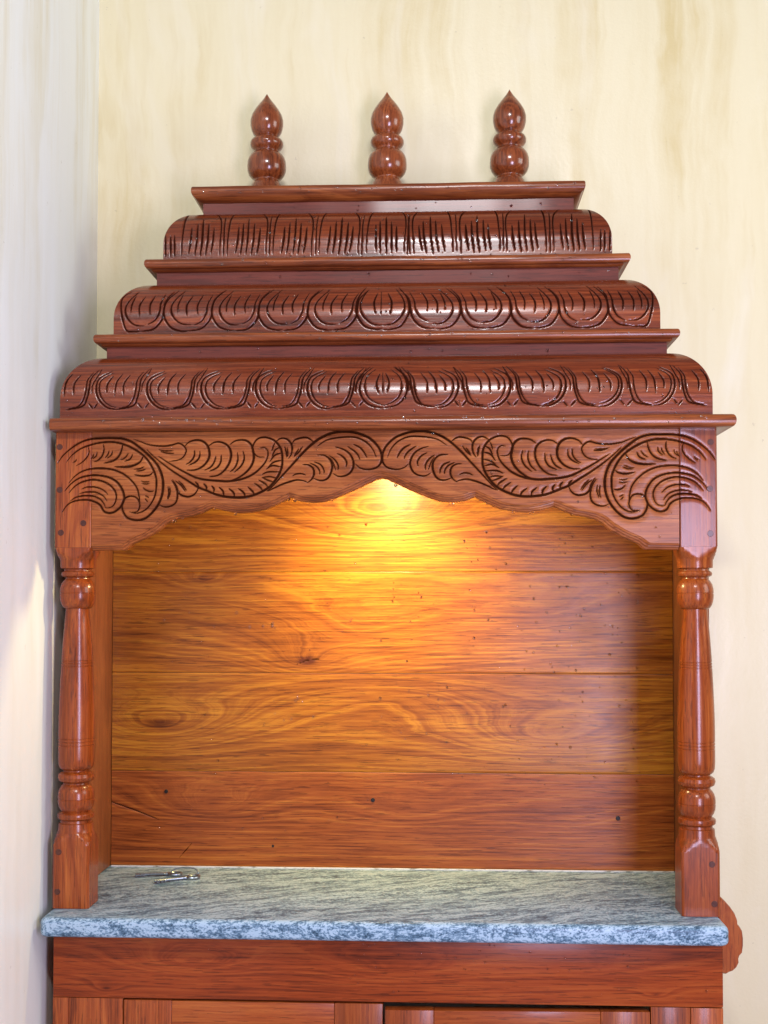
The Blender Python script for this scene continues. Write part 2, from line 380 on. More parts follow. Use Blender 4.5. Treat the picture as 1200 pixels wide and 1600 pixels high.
# scalloped bracket fixed to the right side, behind the slab's corner
prof = [(1127, 1402), (1134, 1408), (1142, 1417), (1149, 1427), (1153, 1437), (1153.5, 1444), (1157, 1448), (1161, 1455), (1162.5, 1466), (1162.5, 1478), (1161, 1489), (1156.5, 1494), (1155, 1499), (1155.5, 1505), (1152, 1512), (1146, 1517.5), (1141, 1519), (1136, 1522)]
YB = 0.03
pts = [atY(x, y, YB) for x, y in prof]; pts = [(p[0], p[2]) for p in pts]
xin = 0.5212
out = [(xin, pts[0][1]-0.002)] + [(max(x, xin+0.001), z) for x, z in pts] + [(xin, pts[-1][1]+0.001)]
m = MB(); n = len(out); cx = sum(x for x, z in out)/n; cz = sum(z for x, z in out)/n
ins = [(x + (cx-x)*0.10, z + (cz-z)*0.05) for x, z in out]
v = [(x, YB-0.000, z) for x, z in ins] + [(x, YB+0.004, z) for x, z in out] + [(x, YB+0.026, z) for x, z in out]
f = [tuple(range(n))[::-1], tuple(range(2*n, 3*n))] + [(i, (i+1) % n, n+(i+1) % n, n+i) for i in range(n)] + [(n+i, n+(i+1) % n, 2*n+(i+1) % n, 2*n+i) for i in range(n)]
m.add(v, f); m.build('side_bracket', M['stile'], cabinet, ang=14)

# ------------------------------------------------------------------ granite slab
GT = 0.75
slab = root('granite_countertop', (0, 0.15, 0.7205), 'grey blue streaked granite countertop with rounded front edge between cabinet and shrine', 'countertop')
GL, GR, GF, GB, G0 = -0.5220, 0.5205, -0.058, 0.345, 0.7205
rz = 0.009; prof = []
for k in range(7):
    a = math.pi/2*k/6; prof.append((-rz + rz*math.sin(a), GT - rz + rz*math.cos(a)))
for k in range(5):
    a = math.pi/2*k/4; prof.append((-0.007 + 0.007*math.cos(a), G0 + 0.007 - 0.007*math.sin(a)))
def outline(o):
    r = 0.014 + o; P = []
    r = max(r, 0.001)
    P.append((GL - o, GB))
    for k in range(6):
        a = math.pi + math.pi/2*k/5; P.append((GL + 0.014 + r*math.cos(a), GF + 0.014 + r*math.sin(a)))
    for k in range(6):
        a = 1.5*math.pi + math.pi/2*k/5; P.append((GR - 0.014 + r*math.cos(a), GF + 0.014 + r*math.sin(a)))
    P.append((GR + o, GB)); return P
v = []; f = []
for o, z in prof: v += [(x, y, z) for x, y in outline(o)]
n = 14
for i in range(len(prof)-1):
    for k in range(n):
        l = (k+1) % n; f.append((i*n+k, (i+1)*n+k, (i+1)*n+l, i*n+l))
f.append(tuple(range(n))); f.append(tuple((len(prof)-1)*n+k for k in range(n))[::-1])
mk('stone', v, f, M['granite'], slab, ang=40)
box('grout_line', M['caulk'], slab, -0.508, 0.508, 0.3140, 0.3186, GT-0.001, GT+0.0022, bv=0.0006)

# ------------------------------------------------------------------ the shrine
shrine = root('wooden_shrine', (0, 0.15, GT), 'carved reddish wooden shrine with three stepped roof tiers, scalloped arch and lit back panel', 'shrine')
A = 0.52
ZF = 1.5015                                            # top of the frieze
YBK = 0.32                                             # face of the back panel
# back panel of four planks
seams = [GT + 0.0015] + [atY(600, y, YBK)[2] for y in (1207, 1052, 893)] + [1.495]
bp = box('back_panel', M['side'], shrine, -0.51, 0.51, YBK+0.0165, YBK+0.024, GT+0.002, 1.494, bv=0)
def kn(x, y, sx, sz, Amp, dk):
    p = atY(x, y, YBK) - BASE; return (p[0], p[2], sx, sz, Amp, dk)
plank_knots = [
    (kn(330, 1260, 0.13, 0.05, 4.0, 0), kn(640, 1275, 0.17, 0.06, 3.2, 0), kn(900, 1285, 0.16, 0.05, 2.4, 0)),
    (kn(250, 1132, 0.13, 0.045, 6.0, 0.5), kn(860, 1150, 0.20, 0.055, 5.5, 0.0), kn(600, 1100, 0.16, 0.04, -3.0, 0)),
    (kn(480, 1033, 0.075, 0.03, 5.0, 0.75), kn(560, 985, 0.20, 0.075, 5.0, 0), kn(320, 905, 0.06, 0.02, 2.5, 0.4), kn(850, 960, 0.24, 0.06, 3.4, 0)),
    (kn(590, 800, 0.15, 0.06, 6.0, 0), kn(300, 860, 0.2, 0.05, 2.5, 0), kn(900, 850, 0.2, 0.05, 2.5, 0)),
]
for i in range(4):
    z0, z1 = seams[i]+0.00025, seams[i+1]-0.00025
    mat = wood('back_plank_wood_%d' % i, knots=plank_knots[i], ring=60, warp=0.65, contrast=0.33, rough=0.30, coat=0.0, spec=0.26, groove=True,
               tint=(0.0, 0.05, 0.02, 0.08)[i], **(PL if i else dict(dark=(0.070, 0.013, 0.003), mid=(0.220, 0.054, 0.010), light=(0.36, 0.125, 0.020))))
    nx = 1000 if i == 0 else 500; nz = max(8, int((z1-z0)/(0.0011 if i == 0 else 0.0022)))
    xs = np.linspace(-0.5095, 0.5095, nx); zs = np.linspace(z0, z1, nz); XG, SG = np.meshgrid(xs, zs)
    st = []
    if i == 0:
        st.append((0.0013, [atY(x, y, YBK)[[0, 2]] for x, y in ((164, 1250), (190, 1259), (215, 1268), (248, 1281))]))
        st.append((0.0008, [atY(x, y, YBK)[[0, 2]] for x, y in ((281, 1340), (300, 1318))]))
    if i == 2: st.append((0.0010, [atY(x, y, YBK)[[0, 2]] for x, y in ((465, 1038), (480, 1032), (500, 1030))]))
    D, G = carve(XG, SG, st)
    bev = np.minimum(np.minimum(SG-z0, z1-SG)/0.0010, 1); YG = YBK + 0.0006*(1-np.sqrt(np.clip(bev, 0, 1))) + D
    YG += 0.0004*np.sin(SG*31+i) + 0.0003*np.sin(XG*9+2*i)
    # sides of the plank
    V = np.stack([XG, YG, SG], -1).reshape(-1, 3)
    rim = np.concatenate([np.arange(nx), np.arange(1, nz)*nx + nx-1, (nz-1)*nx + np.arange(nx-2, -1, -1), np.arange(nz-2, 0, -1)*nx])
    B = V[rim].copy(); B[:, 1] = YBK+0.016; k0 = len(V); V2 = np.vstack([V, B]); r2 = np.roll(rim, -1); bi = k0 + np.arange(len(rim)); b2 = np.roll(bi, -1)
    FC = np.vstack([gridfaces(nz, nx), np.stack([rim, bi, b2, r2], -1)])
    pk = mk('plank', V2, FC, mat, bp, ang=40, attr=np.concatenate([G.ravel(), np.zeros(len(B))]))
    if i == 0:
        for (x, y, r) in ((260, 1237, 0.0036), (583, 1250, 0.0038), (966, 1278, 0.0042), (427, 1322, 0.0026)):
            p = atY(x, y, YBK); m = MB(); m.tube([(p[0], YBK-0.0012, p[2]), (p[0], YBK-0.0002, p[2]), (p[0], YBK+0.004, p[2])], [r*0.8, r, r], 14); m.build('screw', M['hole'], pk)
    if i == 3:
        p = atY(618, 758, YBK); m = MB(); m.tube([(p[0], YBK-0.004, p[2]), (p[0], YBK-0.002, p[2]), (p[0], YBK+0.004, p[2])], [0.002, 0.0034, 0.0034], 14); m.build('screw', M['hole'], pk)
for sgn in (-1, 1):
    x0, x1 = sorted((sgn*0.5105, sgn*0.5185))
    box('side_panel', M['side'], shrine, x0, x1, 0.0598, YBK+0.024, GT+0.0012, ZF-0.004, bv=0.0008)
box('ceiling_board', M['side'], shrine, -0.5095, 0.5095, 0.0195, YBK-0.001, ZF-0.0115, ZF-0.0015, bv=0.0008)

# ---- carving strokes of the frieze, left half, drawn in three tracing frames of 1/6 px
A_ = [(2.6, [65,325, 120,250, 200,180, 280,130, 370,100, 480,90, 600,88, 680,96, 760,125, 850,190, 930,262, 1000,340, 1040,430, 1055,520, 1045,620, 1010,710, 950,790, 880,845, 800,860, 720,835, 680,780, 670,720, 690,662, 740,635, 800,645, 830,690, 835,740, 810,780, 755,785]),
 (2.2, [145,320, 200,250, 280,190, 370,155, 450,135, 560,125, 660,140, 760,180, 860,245, 920,310, 965,390, 990,470, 990,560, 975,640, 930,720, 870,775, 800,795, 740,780]),
 (1.4, [350,165, 360,220, 340,270, 290,320, 240,350]), (1.8, [495,150, 500,200, 480,260, 440,300, 400,315]),
 (2.2, [675,150, 665,200, 640,255, 590,300, 500,325]), (2.4, [870,255, 840,310, 780,345, 700,360, 600,358]),
 (2.0, [960,410, 930,435, 860,445, 785,432]), (1.8, [970,585, 930,590, 890,575, 865,550]),
 (1.3, [245,285, 235,305, 205,322]), (1.4, [405,235, 395,265, 375,285]), (1.4, [435,220, 428,255, 395,285]),
 (1.6, [550,205, 535,245, 510,275]), (1.6, [580,205, 570,245, 530,280]), (1.6, [730,230, 700,270, 660,295]), (1.8, [770,240, 745,285, 690,310]),
 (1.4, [880,355, 840,375, 780,382]), (1.5, [895,378, 850,395, 800,398]), (1.4, [845,490, 880,500, 930,497]), (1.4, [855,515, 890,520, 930,515]),
 (1.4, [885,630, 910,640, 925,650]), (1.4, [885,655, 900,675, 915,685]),
 (2.0, [170,515, 220,455, 290,405, 380,378, 480,373, 580,385, 680,425, 760,490, 810,560, 830,640, 835,720, 815,775, 780,790]),
 (2.4, [135,585, 190,520, 270,465, 370,440, 460,440, 550,460, 620,500, 670,570, 690,640, 680,690, 650,740, 590,785, 530,790, 495,770, 465,720, 420,690, 350,670, 270,672, 200,690, 150,725, 108,785]),
 (2.0, [170,605, 230,540, 300,500, 390,480, 470,490, 540,520, 590,565, 615,620, 610,680, 580,730, 530,745, 505,735]),
 (1.7, [290,570, 340,550, 420,550, 490,575, 540,620]), (1.7, [270,612, 340,595, 420,598, 490,630, 530,680]), (1.9, [185,680, 240,645, 320,630, 400,635, 460,660, 500,705, 512,740])]
B_ = [(2.0, [120,715, 170,735, 230,725, 275,690, 290,620, 270,540, 235,485]), (1.7, [200,540, 208,600, 195,660]), (1.5, [218,545, 222,600, 202,665]),
 (1.8, [-120,100, -50,125, 0,145, 80,160, 170,163, 240,152, 300,137, 345,160, 370,200, 355,250, 310,290, 210,310]),
 (2.3, [110,260, 180,305, 260,355, 360,410, 460,458, 560,480, 680,490, 780,492, 900,470, 1000,425, 1080,355, 1125,290, 1138,220, 1110,178, 1065,180]),
 (2.5, [0,195, 60,255, 150,330, 260,410, 380,485, 480,548, 560,580, 660,620, 760,640, 880,645, 980,630, 1080,590, 1150,545, 1200,490, 1245,420, 1270,340, 1270,240, 1255,180, 1210,120, 1150,88, 1090,80, 1035,100, 1000,155, 1000,210, 1040,260, 1105,266]),
 (2.4, [360,165, 390,130, 450,108, 510,112, 560,145, 585,200, 585,270, 550,330, 500,370, 440,390, 380,390]),
 (2.4, [585,160, 630,130, 690,125, 750,150, 785,200, 790,270, 765,340, 720,400, 660,440, 590,452]),
 (2.4, [780,150, 830,115, 900,105, 950,120, 985,160, 1000,220, 1005,280, 980,350, 930,410, 860,460, 780,490]),
 (1.5, [110,195, 160,208, 250,208]), (1.5, [130,215, 190,230, 260,232]), (1.9, [450,200, 445,260, 410,310, 370,335]), (2.0, [500,210, 495,265, 460,310, 395,345]),
 (1.9, [650,255, 635,310, 600,360, 545,390]), (2.0, [700,245, 695,310, 660,365, 590,400]), (1.9, [850,220, 855,290, 830,360, 780,410]), (2.0, [905,210, 915,280, 885,350, 820,410]),
 (1.9, [455,495, 480,525, 490,548]), (2.1, [535,515, 560,545, 562,572]), (2.1, [610,535, 632,565, 628,598]), (2.1, [680,550, 715,585, 725,632]), (2.1, [770,560, 815,600, 822,640]),
 (2.1, [860,560, 910,600, 925,642]), (2.1, [950,545, 995,590, 1008,622]), (2.0, [1010,510, 1060,545, 1090,582]), (1.9, [1050,480, 1110,515, 1140,548]), (1.8, [1080,455, 1130,480, 1190,500]),
 (2.1, [245,480, 280,540, 300,600, 340,630, 400,638, 450,615, 480,570, 480,548]), (1.7, [270,490, 320,530, 365,590]), (1.6, [300,490, 340,530, 378,585])]
C_ = [(1.8, [0,490, 60,465, 165,465]), (1.8, [40,440, 100,405, 178,418]), (1.8, [60,420, 110,375, 188,353]), (1.8, [75,370, 120,310, 185,288]), (1.7, [95,320, 125,260, 168,235]), (1.5, [95,270, 110,220, 125,190]), (1.6, [10,515, 80,510, 138,525]),
 (2.0, [130,180, 180,150, 230,155, 270,190, 285,240, 275,300, 250,340]), (1.7, [215,225, 228,280, 235,330]), (1.5, [238,235, 245,290, 241,325]),
 (2.0, [285,200, 310,165, 370,145, 430,145, 490,185]), (1.6, [385,225, 350,275, 300,325]), (1.5, [350,245, 325,280, 305,310]),
 (2.7, [50,645, 100,600, 200,490, 300,380, 400,270, 500,180, 600,120, 700,90, 800,85, 900,100, 1000,140, 1070,200, 1110,260, 1125,330, 1110,390, 1060,430, 980,440, 920,425, 880,390]),
 (1.9, [520,225, 600,170, 700,145, 820,135, 900,145, 980,185, 1040,250, 1075,330]),
 (2.2, [690,230, 760,250, 820,290, 855,350, 860,410, 830,470, 780,500, 720,505, 670,480]),
 (2.2, [520,305, 590,310, 640,350, 660,410, 645,480, 610,530, 550,545, 485,525]),
 (2.1, [385,395, 440,400, 480,430, 490,480, 470,530, 430,565]), (2.0, [430,565, 400,550, 330,540, 250,560, 170,590, 60,645]),
 (1.9, [860,205, 920,235, 960,280, 985,330]), (1.9, [805,225, 870,270, 905,310, 920,350]), (2.0, [705,290, 760,320, 795,370, 790,420]), (1.8, [630,310, 680,345, 715,400, 715,450]), (1.5, [640,330, 670,380, 695,450]),
 (1.8, [490,370, 550,395, 580,440, 585,480]), (1.7, [450,380, 510,410, 540,450, 545,490]), (1.6, [285,505, 320,485, 370,480, 415,495])]
fst = []
for (ox, oy, S) in ((80, 670, A_), (230, 670, B_), (410, 660, C_)):
    for hw, q in S:
        P = np.array([atY(ox + q[i]/6, oy + q[i+1]/6, 0)[[0, 2]] for i in range(0, len(q), 2)])
        P[:, 0] -= 0.0014
        fst.append((hw*0.00092, P)); Q = P.copy(); Q[:, 0] = -Q[:, 0]
        Q += rng.normal(0, 0.0005, Q.shape[1]); fst.append((hw*0.00092*rng.uniform(0.9, 1.08), Q))

# ---- frieze board with a scalloped lower edge
edge = [(143,851), (188,850), (200,841), (222,831), (240,820), (253,809), (265,803), (280,799), (297,796), (310,791), (323,785), (333,782), (343,785), (357,788.5), (373,791), (390,790), (410,786), (427,778.5), (443,771), (452,766.5),
        (460,768), (473,773), (490,775), (503,774), (518,769), (535,762), (552,754.5), (568,746.5), (585,739), (597,736)]
E = np.array([atY(x, y, 0)[[0, 2]] for x, y in edge]); E[:, 0] -= 0.0014; E[-1, 0] = 0
EX = np.concatenate([E[:, 0], -E[-2::-1, 0]]); EZ = np.concatenate([E[:, 1], E[-2::-1, 1]])
PX = 0.4612                                            # seam between post and board
EX[0] = -PX; EX[-1] = PX
nx = 830; xs = np.linspace(-PX+0.0003, PX-0.0003, nx); zb = np.interp(xs, EX, EZ)
kk = np.ones(5)/5; zb = np.convolve(np.pad(zb, 2, mode='edge'), kk, 'valid')
nz = 150; tz = np.linspace(0, 1, nz); SG = zb[None, :] + (ZF-zb)[None, :]*tz[:, None]; XG = np.repeat(xs[None, :], nz, 0)
D, G = carve(XG, SG, fst)
YG = D + 0.0005*np.sin(XG*14) * np.sin(SG*30)
# edge moulding: rows pushed along the outward normal of the edge
dz = np.gradient(zb, xs); nl = np.sqrt(1+dz**2); nX, nZ = dz/nl, -1/nl
rows = []
for off, yy in ((0.0096, 0.024), (0.0100, 0.014), (0.0098, 0.0085), (0.0088, 0.0070), (0.0066, 0.0064), (0.0064, 0.0048), (0.0056, 0.0040), (0.0036, 0.0036), (0.0034, 0.0018), (0.0026, 0.0010), (0.0008, 0.0006)):
    rows.append(np.stack([np.clip(xs + nX*off*0.55, -PX+0.0003, PX-0.0003), np.full(nx, yy), zb - off*np.minimum(nl, 1.25)], -1))
V = np.vstack([np.stack(rows), np.stack([XG, YG, SG], -1), np.stack([XG[-1:], np.full((1, nx), 0.0225), SG[-1:]], -1)])
nr = V.shape[0]; GG = np.vstack([np.zeros((len(rows), nx)), G, np.zeros((1, nx))])
back = V[-1:].copy(); back[0, :, 2] = ZF
Vb = np.vstack([V, V[:1] + np.array([0, 0.0005, 0])])    # closes the back
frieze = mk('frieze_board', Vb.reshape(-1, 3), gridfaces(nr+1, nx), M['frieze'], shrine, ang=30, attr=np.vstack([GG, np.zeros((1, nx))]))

# ---- posts
PC, PH = 0.4903, 0.0292
def zc(y): return atY(121, y, 0.02)[2]
k_ = 0.00101
prof = [(GT+0.0006, 1), (zc(1306), 1)]
col_pts = [(1318, 41), (1312, 36), (1306, 32), (1301, 28.8), (1298, 27.4), (1290, 27), (1287, 26.6), (1286, 24), (1282, 23.5), (1281, 25.5), (1279, 28), (1275, 28.8), (1272, 28), (1270, 25), (1269, 22.5),
  (1267, 23.5), (1263, 26), (1257, 28), (1250, 28.6), (1249.4, 27.9), (1248.4, 27.9), (1247.8, 28.6), (1240, 28.2), (1234, 26.5), (1229, 23.5), (1226, 20.5), (1224, 20), (1222, 24), (1220, 27), (1215, 28.6), (1210, 27.5), (1207.5, 24), (1206, 20.5), (1204, 20.5),
  (1202.5, 23.5), (1200, 26), (1195, 27.7), (1185, 28.3), (1166, 28.4), (1165.4, 27.7), (1164.4, 27.7), (1163.8, 28.4), (1160.6, 28.4), (1160, 27.7), (1159, 27.7), (1158.4, 28.4), (1155.6, 28.4), (1155, 27.7), (1154, 27.7), (1153.4, 28.4), (1140, 28.4), (1120, 28.2), (1100, 27.6), (1070, 26.4),
  (1042.4, 25.1), (1041.8, 24.4), (1040.8, 24.4), (1040.2, 25.1), (1038, 25), (1037.4, 24.3), (1036.4, 24.3), (1035.8, 24.9), (1034, 24.8), (1033.4, 24.1), (1032.4, 24.1), (1031.8, 24.7), (1000, 22.6), (970, 20.1), (953, 18.7), (951.5, 18.8), (951, 20.5),
  (949, 23), (945, 25.4), (940, 27), (934, 28), (928.6, 28.2), (928, 27.6), (927, 27.6), (926.4, 28.2), (920, 27.7), (913, 25.8), (908, 22.5), (905, 19.5), (903, 19), (902, 22), (900.5, 25), (897.5, 26.3), (894.5, 25), (893, 22), (890, 21.5), (889, 23.5), (888.6, 27),
  (885, 27.3), (877, 27.4), (874, 28.8), (869, 32), (864, 36), (859, 41)]
prof = [(zc(y), r*k_) for y, r in col_pts]
prof = [(GT+0.0006, 0.06), (zc(1320), 0.06)] + prof + [(zc(857), 0.06)]
ZU = zc(857)
NS = 96
def column(sgn):
    v = []; f = []; cx, cy = sgn*PC, PH
    for z, r in prof:
        for k in range(NS):
            a = 2*math.pi*(k+0.0)/NS; c, s_ = math.cos(a), math.sin(a)
            sq = PH/max(abs(c), abs(s_)); sq = min(sq, PH*1.335)     # slightly rounded arrises
            q = min(sq, r); v.append((cx + q*c, cy + q*s_, z))
    n = len(prof)
    for i in range(n-1):
        for k in range(NS):
            l = (k+1) % NS; f.append((i*NS+k, i*NS+l, (i+1)*NS+l, (i+1)*NS+k))
    f.append(tuple(range(NS))[::-1]); f.append(tuple((n-1)*NS+k for k in range(NS)))
    o = mk('post', v, f, M['post'], shrine, ang=28)
    # carved upper block
    x0, x1 = sorted((sgn*PX, sgn*(PC+PH))); nx = 62; nz = 160
    if sgn > 0: x0 += 0.0003
    else: x1 -= 0.0003
    X, Z = np.meshgrid(np.linspace(x0, x1, nx), np.linspace(ZU+0.0002, ZF, nz)); D, G = carve(X, Z, fst)
    ed = np.minimum(X-x0, x1-X); YY = D + np.where(ed < 0.002, 0.0012*(1-ed/0.002)**2, 0)
    V = np.stack([X, YY, Z], -1).reshape(-1, 3); nxx = nx
    rim = np.concatenate([np.arange(nx), np.arange(1, nz)*nx + nx-1, (nz-1)*nx + np.arange(nx-2, -1, -1), np.arange(nz-2, 0, -1)*nx])
    Bv = V[rim].copy(); Bv[:, 1] = 2*PH; k0 = len(V); bi = k0 + np.arange(len(rim))
    FC = np.vstack([gridfaces(nz, nx), np.stack([rim, bi, np.roll(bi, -1), np.roll(rim, -1)], -1)])
    ub = mk('upper_block', np.vstack([V, Bv]), FC, M['post'], o, ang=35, attr=np.concatenate([G.ravel(), np.zeros(len(Bv))]))
    up = ((93,699), (93,766), (130,818), (95,833)) if sgn < 0 else ((1110,690), (1109,763), (1110,833))
    lo = ((92,1332), (90,1394)) if sgn < 0 else ((1113,1350), (1117,1412))
    for lst, par in ((up, ub), (lo, o)):
        for (x, y) in lst:
            p = atY(x, y, 0); r = 0.0049; m = MB()
            m.tube([(p[0], 0.006, p[2]), (p[0], -0.0002, p[2]), (p[0], -0.0005, p[2])], [r, r, r*0.92], 18); m.build('peg', M['peg'], par)
    return o
column(-1); column(1)

# ---- mouldings that run round front and sides
YW = 0.348
def sweep(name, prof, hw, y0, mat, parent, clip=None):
    v = []; f = []; nseg = 48; ph = rng.uniform(0, 6, 4)
    for o, z in prof:
        xl = -(hw+o)
        if clip is not None: xl = max(xl, clip)
        v.append((xl, YW, z))
        for k in range(nseg+1):
            x = xl + (hw+o-xl)*k/nseg                  # hand-planed: a little out of true
            v.append((x, y0-o + 0.0003*math.sin(x*17+ph[0]) + 0.0002*math.sin(x*61+ph[1]), z + 0.0003*math.sin(x*11+ph[2]) + 0.0002*math.sin(x*47+ph[3])))
        v.append((hw+o, YW, z))
    n = len(prof); w_ = nseg+3
    for i in range(n-1):
        for k in range(w_):
            l = (k+1) % w_; f.append((i*w_+k, i*w_+l, (i+1)*w_+l, (i+1)*w_+k))
    f.append(tuple(range(w_))[::-1]); f.append(tuple((n-1)*w_+k for k in range(w_)))
    return mk(name, v, f, mat, parent, ang=50)
def bull(o, z0, z1, n=8, e=0.6):
    zc_, h = (z0+z1)/2, (z1-z0)/2
    return [(o - h*e*(1-math.cos(a)), zc_ + h*math.sin(a)) for a in np.linspace(-math.pi/2, math.pi/2, n)]

tiers = [dict(hw=0.5150, y=0.006, zb=1.5222, zn=1.632, ov=0.0605), dict(hw=0.4472, y=0.0735, zb=1.6700, zn=1.7685, ov=0.0590), dict(hw=0.3800, y=0.1405, zb=1.8112, zn=1.9085, ov=0.0575)]
tops = [1.6500, 1.7905, 1.9300]                        # neck tops = cornice bottoms
# cornice over the frieze
sweep('cornice', [(0.002, ZF+0.0003)] + bull(0.0245, ZF+0.0008, 1.5218) + [(0.0, 1.5220)], A, 0.0, M['moulding'], shrine, clip=-0.5225)
corn = [(0.4560, 0.0660, 0.0180, 1.6500, 1.6697), (0.3890, 0.1325, 0.0180, 1.7905, 1.8109), (0.3225, 0.1985, 0.0185, 1.9300, 1.9560)]

def dome_profile(t, n=120):
    H = t['zn']-t['zb']; r = t['ov']
    P = []
    for a in np.linspace(0, 1, 60): P.append((0.0, t['zb'] + a*H*0.30))
    for a in np.linspace(0, math.pi/2, 120)[1:]:
        P.append((-r*(1-math.cos(a)**1.08), t['zb'] + H*0.30 + H*0.70*math.sin(a)))
    P = np.array(P); s = np.concatenate([[0], np.cumsum(np.hypot(*np.diff(P, axis=0).T))])
    ss = np.linspace(0, s[-1], n); return ss, np.interp(ss, s, P[:, 0]), np.interp(ss, s, P[:, 1])

def unit_strokes(tier, u0, w, lean):
    """strokes of one lobe in (front view x px, v 0..1)"""
    if tier == 0:
        if lean:
            L = [(2.2, [.42,.05, .15,.23, .085,.5, .15,.77, .31,.95, .5,1.0]), (1.9, [.47,.09, .22,.27, .165,.5, .22,.73, .35,.89, .5,.95]), (2.1, [1.16,.02, 1.0,.23, .955,.5, .91,.73, .82,.91, .5,1.0]),
                 (1.9, [1.06,.07, .93,.27, .90,.5, .85,.73, .74,.91, .56,.96]), (1.7, [1.22,.0, 1.10,.23, 1.03,.38, 1.01,.6]), (1.9, [.45,.18, .33,.39, .32,.59]), (2.1, [.64,.11, .51,.32, .47,.66]), (2.0, [.80,.14, .67,.36, .66,.64]),
                 (1.8, [-.08,.82, .015,.97]), (1.8, [.14,.84, .06,.97])]
        else:
            L = [(2.3, [.33,.0, .15,.2, .08,.5, .13,.75, .27,.93, .5,1.0]), (1.9, [.37,.05, .21,.23, .165,.48, .22,.72, .35,.86, .5,.93]), (2.1, [.45,.16, .39,.38, .43,.64]), (1.2, [.5,.12, .5,.4, .5,.68]),
                 (1.8, [-.08,.82, .02,.97]), (1.8, [.14,.84, .06,.97])]
            L += [(h, [1-x if i % 2 == 0 else x for i, x in enumerate(q)]) for h, q in L[:3]]; L += [(1.7, [.72,.0, .9,.2, .98,.4, 1.0,.6]), (1.7, [.28,.0, .1,.2, .02,.4, 0.0,.6])]
    elif tier == 1:
        if lean:
            L = [(2.3, [.32,.03, .08,.25, .0,.49, .02,.69, .16,.92, .36,1.0, .5,1.0]), (2.3, [1.24,.05, 1.05,.25, 1.0,.49, .98,.66, .90,.82, .75,.96, .5,1.0]), (2.1, [.47,.04, .22,.29, .155,.49, .21,.69, .36,.84, .57,.87]), (2.0, [1.04,.12, .93,.33, .9,.53, .81,.73, .64,.85]),
                 (1.9, [.42,.13, .32,.35, .30,.55]), (2.2, [.62,.16, .49,.37, .485,.63]), (2.1, [.83,.14, .71,.37, .71,.6])]
        else:
            L = [(2.3, [.20,.0, .04,.25, .0,.49, .02,.66, .16,.92, .36,1.0, .5,1.0]), (2.1, [.25,.04, .12,.25, .08,.45, .13,.66, .30,.86, .5,.9]), (2.2, [.40,.14, .33,.36, .36,.64]), (1.5, [.48,.1, .475,.4, .47,.66])]
            L += [(h, [1-x if i % 2 == 0 else x for i, x in enumerate(q)]) for h, q in L[:3]]
    else:
        k = 0.10 if lean else 0.0
        L = [(1.9, [.30,.0, .16,.10, .11,.35, .08,.65, .07,.93]), (1.9, [.78,.0, .92,.08, .94,.3, .91,.65, .90,.95]), (1.8, [1.05,.05, 1.01,.3, 1.0,.6, .985,.96])]
        for q, t0, t1 in ((.27, .28, .9), (.385, .19, .92), (.51, .10, .95), (.63, .2, .93), (.74, .30, .9)):
            L.append((2.5, [q+k*.5,t0, q+k*.2,(t0+t1)/2, q-k*.3,t1]))
    return [(h, [(u0 + w*q[i], q[i+1]) for i in range(0, len(q), 2)]) for h, q in L]

